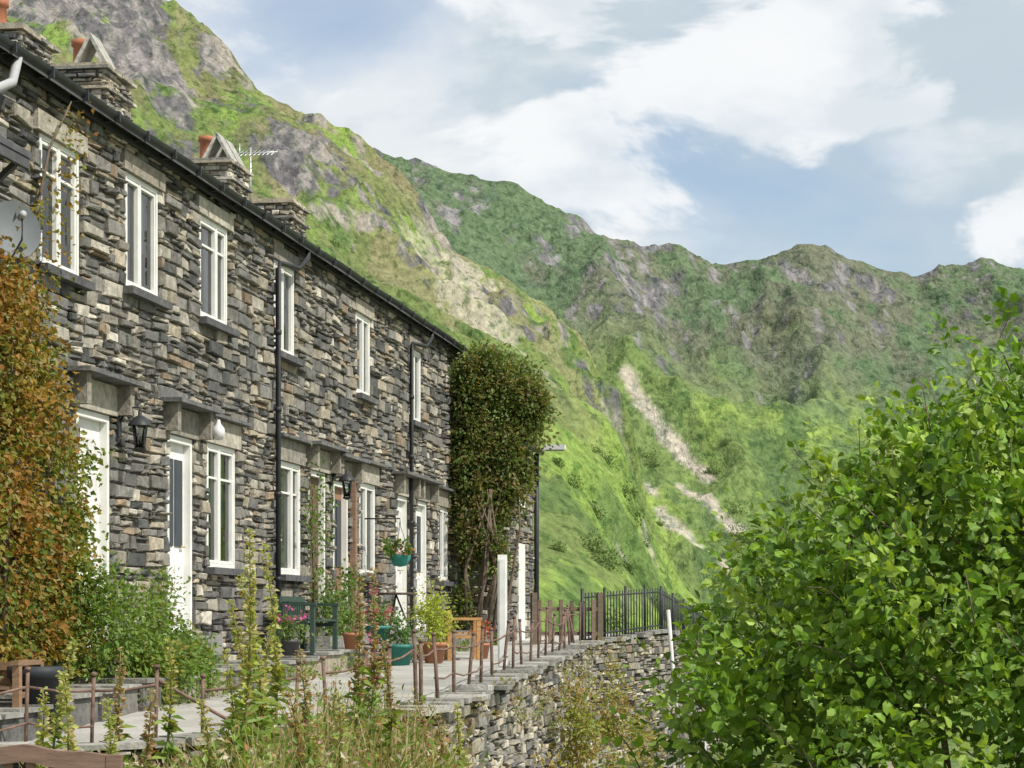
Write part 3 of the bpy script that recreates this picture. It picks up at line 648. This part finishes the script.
def stalk(name,x,y,ztop,colr,lean=.06,leafy=.5,dens=190):
    mb=MB(); z0=float(gz(x,y)[0])-.05; H=ztop-z0; l=rng.normal()*lean*H
    f=lambda t: np.array([x+l*(t*t-1)+.02*math.sin(t*5+x),y,z0+H*t])
    mb.tube([f(t) for t in np.linspace(0,1,8)],[.014-.011*t for t in np.linspace(0,1,8)],5,(.22,.24,.08),0)
    m=int(dens*H); t=rng.uniform(.42,1,m); P=np.array([f(q) for q in t]); d=rng.normal(size=(m,3)); d[:,2]=abs(d[:,2])*.6-.1
    L=(.075-.045*t)*rng.uniform(.6,1.2,m); mb.leaves(P+d*.008,d,L,L*.75,pal(colr,m,.2))
    m=int(70*leafy*H); t=rng.uniform(.0,.55,m); P=np.array([f(q) for q in t]); d=rng.normal(size=(m,3)); d[:,2]*=.4
    L=(.24-.2*t)*rng.uniform(.7,1.2,m); mb.leaves(P,d,L,L*.35,pal([(.15,.25,.045),(.22,.3,.06)],m,.2))
    mb.make(name,[M_leaf])
def px(xp,y): return (xp-512)/2200*y
YG=[(.4,.42,.12),(.32,.38,.09),(.44,.38,.18)]; BN=[(.4,.3,.18),(.3,.28,.1),(.34,.22,.14)]; PK=[(.42,.32,.22),(.46,.16,.26),(.28,.32,.1),(.36,.26,.14)]
for xp,yp,yy,c in [(60,672,13.5,YG),(72,640,15.5,YG),(150,690,14,BN),(168,640,15.5,YG),(230,600,14.5,YG),(250,530,14,YG),(240,575,14.5,YG),(272,628,15,YG),(264,545,15.2,YG),(362,575,16.5,BN),(376,570,17,PK),(300,650,15.5,BN),(118,650,16,BN),(40,690,14,YG),(340,690,15,YG),(200,700,14,YG),(385,640,16.5,BN),(105,700,13.5,YG),(290,690,14,BN),(225,650,14,YG),(420,700,17.5,PK),(460,705,18.3,YG),(320,715,14,YG),(440,715,17,BN)]:
    stalk('foxglove_plant',px(xp,yy),yy,(620-yp)*yy/2200,c)
mb=MB()
for c,r,nn in (((.95,31,-1.6),(.2,.4,.9),1700),((1.5,32.5,-1.4),(.22,.4,.8),1300),((.6,28,-2.3),(.4,.4,.5),900),((2.0,34,-2.0),(.35,.5,.6),900)):
    clump(mb,c,r,nn,.07,[(.34,.2,.07),(.33,.33,.08),(.2,.28,.05),(.4,.3,.12)],[.2,.3,.3,.2],spread=.22,shell=.3)
mb.make('wall_foot_shrub',[M_leaf])
mb=MB()
for k in range(22): 
    yy=rng.uniform(24,44); xx=ex(yy)+rng.uniform(.4,3.2); clump(mb,(xx,yy,-3.1+.2),(.45,.45,.45),380,.09,[(.15,.24,.045),(.22,.3,.07),(.26,.24,.1)])
mb.make('low_shrubs',[M_leaf])
mb=MB()
for k in range(60):
    yy=rng.uniform(19,44); xx=float(ex(yy)); clump(mb,(xx+.1,yy,float(pz(yy))+.05-rng.random()**2*1.1),(.12,.3,.12),45,.045,[(.15,.23,.05),(.3,.28,.1),(.36,.24,.14)],clumps=5)
for k in range(45):
    s=rng.uniform(1,21); q=FP(s,rng.uniform(.85,1.0),0); clump(mb,(q[0],q[1],float(pz(q[1]))+.1),(.15,.25,.12),55,.05,[(.13,.2,.04),(.2,.26,.06)],clumps=5)
mb.make('wall_weeds',[M_leaf])
def scatter(name,Hf,pts,size,leaf,cols):
    mb=MB()
    for (x,y) in pts:
        z=float(Hf(np.array([x]),np.array([y]))[0]); s=size*rng.uniform(.4,1.3)
        clump(mb,(x,y,z+s*.35),(s*1.1,s*1.1,s*.65),300,leaf*(.5+.5*s/size),cols,clumps=14,shell=.1,spread=.36)
    mb.make(name,[M_leaf])
DG=[(.08,.135,.045),(.11,.175,.05),(.14,.21,.06)]
hp=[(rng.uniform(2,18),rng.uniform(110,240)) for _ in range(18)]+[(-18,250),(-22,270),(7+rng.normal(),150),(6.5,148),(16,215),(15,196),(14,190)]+[(rng.uniform(8,24),rng.uniform(150,235)) for _ in range(12)]
scatter('distant_bushes',hill_h,hp,.9,.24,DG)
mp=[(rng.uniform(25,110),rng.uniform(480,640)) for _ in range(30)]+[(60+rng.normal()*3,535+rng.normal()*6) for _ in range(12)]+[(53.5,599),(55,598)]+[(52+rng.normal()*7,490+rng.normal()*8) for _ in range(16)]
scatter('distant_hillside_trees',mount_h,mp,2.1,.5,DG)

# ---------------------------------------------------------------- small objects
def lantern(name,s,z,col=M_dark):
    mb=MB(); c=FP(s,.28,z)
    mb.tube([FP(s,.05,z+.12),FP(s,.15,z+.3),c+Z*.3,c+Z*.24],.012,6); fbox(mb,s-.05,s+.05,.04,.07,z+.0,z+.22)
    for k in range(4):
        t=math.pi/4+k*math.pi/2; p=np.array([math.cos(t),math.sin(t),0]); mb.tube([c+p*.055-Z*.12,c+p*.09+Z*.12],.008,4)
    mb.lathe(c,[(.01,-.16),(.06,-.14),(.065,-.12)],8); mb.lathe(c,[(.125,.11),(.12,.13),(.06,.2),(.02,.22),(.02,.26),(0,.27)],8)
    mb.lathe(c,[(.0,-.115),(.045,-.11),(.075,.11)],8,mi=1)
    mb.make(name,[col,M_glass])
lantern('wall_lantern',3.0,1.88); lantern('wall_lantern.001',12.05,1.88)
mb=MB(); c=FP(5.85,.25,2.15); mb.tube([FP(5.85,.04,2.3),FP(5.85,.2,2.38),c+Z*.13],.012,6,(.2,.2,.2)); mb.lathe(c,[(.0,-.08),(.05,-.065),(.08,0),(.07,.06),(.03,.11),(.02,.16)],14,(.62,.62,.62)); mb.make('white_wall_lamp',M_attr)
def pot(name,x,y,z,r,h,colr,plant=None,pm=None,fl=None):
    mb=MB(); mb.lathe((x,y,z),[(0,.0),(r*.7,0),(r*.95,h*.82),(r*1.08,h*.83),(r*1.08,h),(r*.92,h),(r*.9,h*.85),(0,h*.85)],18,colr,0)
    if plant:
        ph,cols,n=plant; clump(mb,(x,y,z+h+ph*.45),(r*1.25,r*1.25,ph*.55),n,.055,cols,mi=1,shell=.2,spread=.25)
        if fl: clump(mb,(x,y,z+h+ph*.7),(r*1.2,r*1.2,ph*.4),70,.05,[fl],mi=1)
    mb.make(name,[M_attr,M_leaf])
TC=(.4,.17,.09);TL=(.04,.2,.17)
pot('terracotta_pot',px(192,23.3),23.3,float(pz(23.3))+.02,.17,.28,TC,(.25,[(.15,.24,.05)],300))
pot('teal_pot',px(378,31.5),31.5,float(pz(31.5))+.29,.17,.26,TL,(.35,[(.15,.25,.05),(.09,.15,.03)],420),fl=(.6,.1,.15))
pot('teal_pot.001',px(400,31.0),31.0,float(pz(31)),.19,.3,TL,(.5,[(.1,.19,.05)],500))
pot('golden_shrub_pot',px(434,32),32,float(pz(32)),.18,.3,TC,(.85,[(.4,.46,.06),(.32,.4,.06)],1500))
pot('flower_pot',px(481,33.5),33.5,float(pz(33.5)),.14,.24,TC,(.3,[(.15,.2,.05),(.4,.08,.06)],320),fl=(.6,.07,.06))
pot('flower_pot.001',px(352,29.6),29.6,float(pz(29.6))+.28,.13,.22,TC,(.3,[(.15,.24,.05)],300))
pot('pink_flower_pot',px(290,27.2),27.2,float(pz(27.2))+.28,.13,.2,(.1,.1,.1),(.4,[(.13,.2,.05)],320),fl=(.6,.12,.38))
pot('black_planter',px(37,18.4),18.4,float(pz(18.4)),.23,.58,(.03,.035,.04))
mb=MB(); c=np.array([px(400,33.6),33.6,.95])
mb.lathe(c,[(0,-.14),(.1,-.12),(.16,-.02),(.17,.04)],14,(.05,.3,.26),0)
for k in range(3): t=k*2.1; mb.tube([c+np.array([.16*math.cos(t),.16*math.sin(t),.03]),c+Z*.5],.005,4,(.1,.1,.1),0)
wl_=c-P0; ow=float(np.dot(wl_,NO)); sw=float(np.dot(wl_,U)); mb.tube([FP(sw,.03,1.55),FP(sw,ow,1.55),c+Z*.5],.012,5,(.05,.05,.05),0)
clump(mb,c+Z*.12,(.2,.2,.13),380,.06,[(.13,.22,.05)],mi=1); clump(mb,c+Z*.14,(.2,.2,.12),110,.05,[(.65,.17,.05)],mi=1)
mb.make('hanging_basket',[M_attr,M_leaf])
def bench(name,c,rot,w,col,seat=.42,hgt=.85,curve=0):
    mb=MB(); ux=np.array([math.cos(rot),math.sin(rot),0]); uy=np.array([-math.sin(rot),math.cos(rot),0]); c=np.array(c)
    B=lambda a0,a1,b0,b1,z0,z1: mb.box(c+ux*a0+uy*b0+Z*z0,ux*(a1-a0),uy*(b1-b0),Z*(z1-z0),np.array(col)*rng.uniform(.85,1.15))
    for a in (-w/2,w/2-.06):
        B(a,a+.06,-.24,-.18,0,seat+.2); B(a,a+.06,.2,.26,0,hgt); B(a-.004,a+.064,-.26,.2,seat+.2,seat+.24); B(a+.01,a+.05,-.18,.2,seat-.07,seat-.02)
    for k in range(5): B(-w/2+.003,w/2-.003,-.23+.09*k,-.16+.09*k,seat,seat+.025)
    nb=int(w/.1)
    for k in range(nb): a=-w/2+.08+(w-.2)*k/(nb-1); B(a,a+.035,.215,.24,seat+.08,hgt-.06+curve*math.sin(math.pi*k/(nb-1)))
    B(-w/2+.06,w/2-.06,.205,.25,seat+.03,seat+.08)
    V=[];K=24
    for k in range(K+1):
        a=-w/2+.06+(w-.12)*k/K; z=hgt-.07+curve*math.sin(math.pi*k/K)*(1+.25*math.sin(k*1.2))
        for (b_,zz) in ((.198,0),(.257,0),(.257,.07),(.198,.07)): V.append(c+ux*a+uy*b_+Z*(z+zz))
    F=[(4*k+q,4*k+(q+1)%4,4*k+4+(q+1)%4,4*k+4+q) for k in range(K) for q in range(4)]+[(0,1,2,3),(4*K+3,4*K+2,4*K+1,4*K)]
    mb.add(V,F,col)
    mb.make(name,[M_wood])
fa=math.atan2(U[1],U[0])
def gp(s,o): 
    p=FP(s,o,0); return (p[0],p[1],float(pz(p[1]))+.28)
bench('garden_bench',gp(9.0,.5),fa,1.25,(.04,.07,.055),.4,.72)
bench('wooden_chair',(px(463,33),33.0,float(pz(33))),fa+.3,.5,(.42,.23,.09),.4,.75)
bench('wooden_chair.001',(px(3,18.3),18.3,float(pz(18.3))),-.2,.5,(.24,.15,.09),.4,.62)
c=np.array([-2.24,9.2]); gzz=float(gz(c[0],c[1])[0]); bench('wooden_bench',(c[0],c[1],gzz),math.pi,1.3,(.19,.12,.09),.42,-.55-gzz,.045)
mb=MB(); c=np.array([px(396,34.5),34.5,float(pz(34.5))+.27]); mb.lathe(c,[(0,.7),(.34,.7),(.34,.73),(0,.73)],20,(.1,.07,.05)); 
for k in range(3): t=k*2.09; mb.tube([c+np.array([.28*math.cos(t),.28*math.sin(t),0]),c+Z*.7],.015,5,(.1,.07,.05))
mb.make('garden_table',[M_wood])
mb=MB(); mb.box(FP(13.3,.02,-.3),U*.12,NO*.09,Z*2.4,(.25,.16,.11)); mb.make('timber_post',[M_wood])

# ---------------------------------------------------------------- sky, sun, camera
w=bpy.data.worlds.new('World'); scene.world=w; w.use_nodes=True; nt=w.node_tree; N=nt.nodes; Lk=nt.links; N.clear()
out=N.new('ShaderNodeOutputWorld'); sky=N.new('ShaderNodeTexSky'); sky.sky_type='NISHITA'; sky.sun_disc=False
sd=Vector((.55,-.36,.75)).normalized(); el=math.asin(sd.z); az=math.atan2(sd.x,sd.y)
sky.sun_elevation=el; sky.sun_rotation=az; sky.air_density=1.0; sky.dust_density=1.4; sky.ozone_density=1.0
b1=N.new('ShaderNodeBackground'); b1.inputs[1].default_value=.15; Lk.new(sky.outputs[0],b1.inputs[0])
tc=N.new('ShaderNodeTexCoord')
def noise(sc,loc,zs,det,ro,dist=0):
    mp=N.new('ShaderNodeMapping'); mp.inputs['Scale'].default_value=(1,1,zs); mp.inputs['Location'].default_value=loc; Lk.new(tc.outputs['Generated'],mp.inputs[0])
    n=N.new('ShaderNodeTexNoise'); n.inputs['Scale'].default_value=sc; n.inputs['Detail'].default_value=det; n.inputs['Roughness'].default_value=ro; n.inputs['Distortion'].default_value=dist; Lk.new(mp.outputs[0],n.inputs['Vector']); return n.outputs['Fac']
def ramp(src,a,b,ca=(0,0,0,1),cb=(1,1,1,1)):
    r=N.new('ShaderNodeValToRGB'); r.color_ramp.interpolation='EASE'; e=r.color_ramp.elements; e[0].position=a;e[1].position=b;e[0].color=ca;e[1].color=cb; Lk.new(src,r.inputs[0]); return r.outputs[0]
veil=ramp(noise(4.5,(3.1,.4,1.2),2.0,6,.5,.2),.33,.54,(.28,.28,.28,1))
tone=ramp(noise(10,(7.3,1.4,5.2),2.2,6,.5),.40,.58,(.60,.70,.77,1),(.87,.91,.94,1))
puff=ramp(noise(8,(1.7,6.2,3.4),2.0,9,.53,.3),.495,.565,(0,0,0,1),(.93,.93,.93,1))
b2=N.new('ShaderNodeBackground'); b2.inputs[1].default_value=.95; Lk.new(tone,b2.inputs[0])
shade=ramp(noise(13,(4.1,2.2,8.7),2.0,7,.5),.36,.56,(.76,.82,.87,1),(.95,.965,.98,1))
b3=N.new('ShaderNodeBackground'); b3.inputs[1].default_value=1.0; Lk.new(shade,b3.inputs[0])
ms=N.new('ShaderNodeMixShader'); Lk.new(veil,ms.inputs[0]); Lk.new(b1.outputs[0],ms.inputs[1]); Lk.new(b2.outputs[0],ms.inputs[2])
ms2=N.new('ShaderNodeMixShader'); Lk.new(puff,ms2.inputs[0]); Lk.new(ms.outputs[0],ms2.inputs[1]); Lk.new(b3.outputs[0],ms2.inputs[2]); Lk.new(ms2.outputs[0],out.inputs[0])
sl=bpy.data.lights.new('sun','SUN'); sl.energy=5.0; sl.angle=math.radians(.5); sl.color=(1,.95,.86); so=bpy.data.objects.new('sun',sl); scene.collection.objects.link(so)
so.rotation_euler=sd.to_track_quat('Z','Y').to_euler()
cd=bpy.data.cameras.new('camera'); cam=bpy.data.objects.new('camera',cd); scene.collection.objects.link(cam)
cd.sensor_width=36; cd.lens=2200/1024*36; cd.shift_y=236/1024; cd.clip_end=8000; cam.rotation_euler=(math.radians(90),0,0); scene.camera=cam
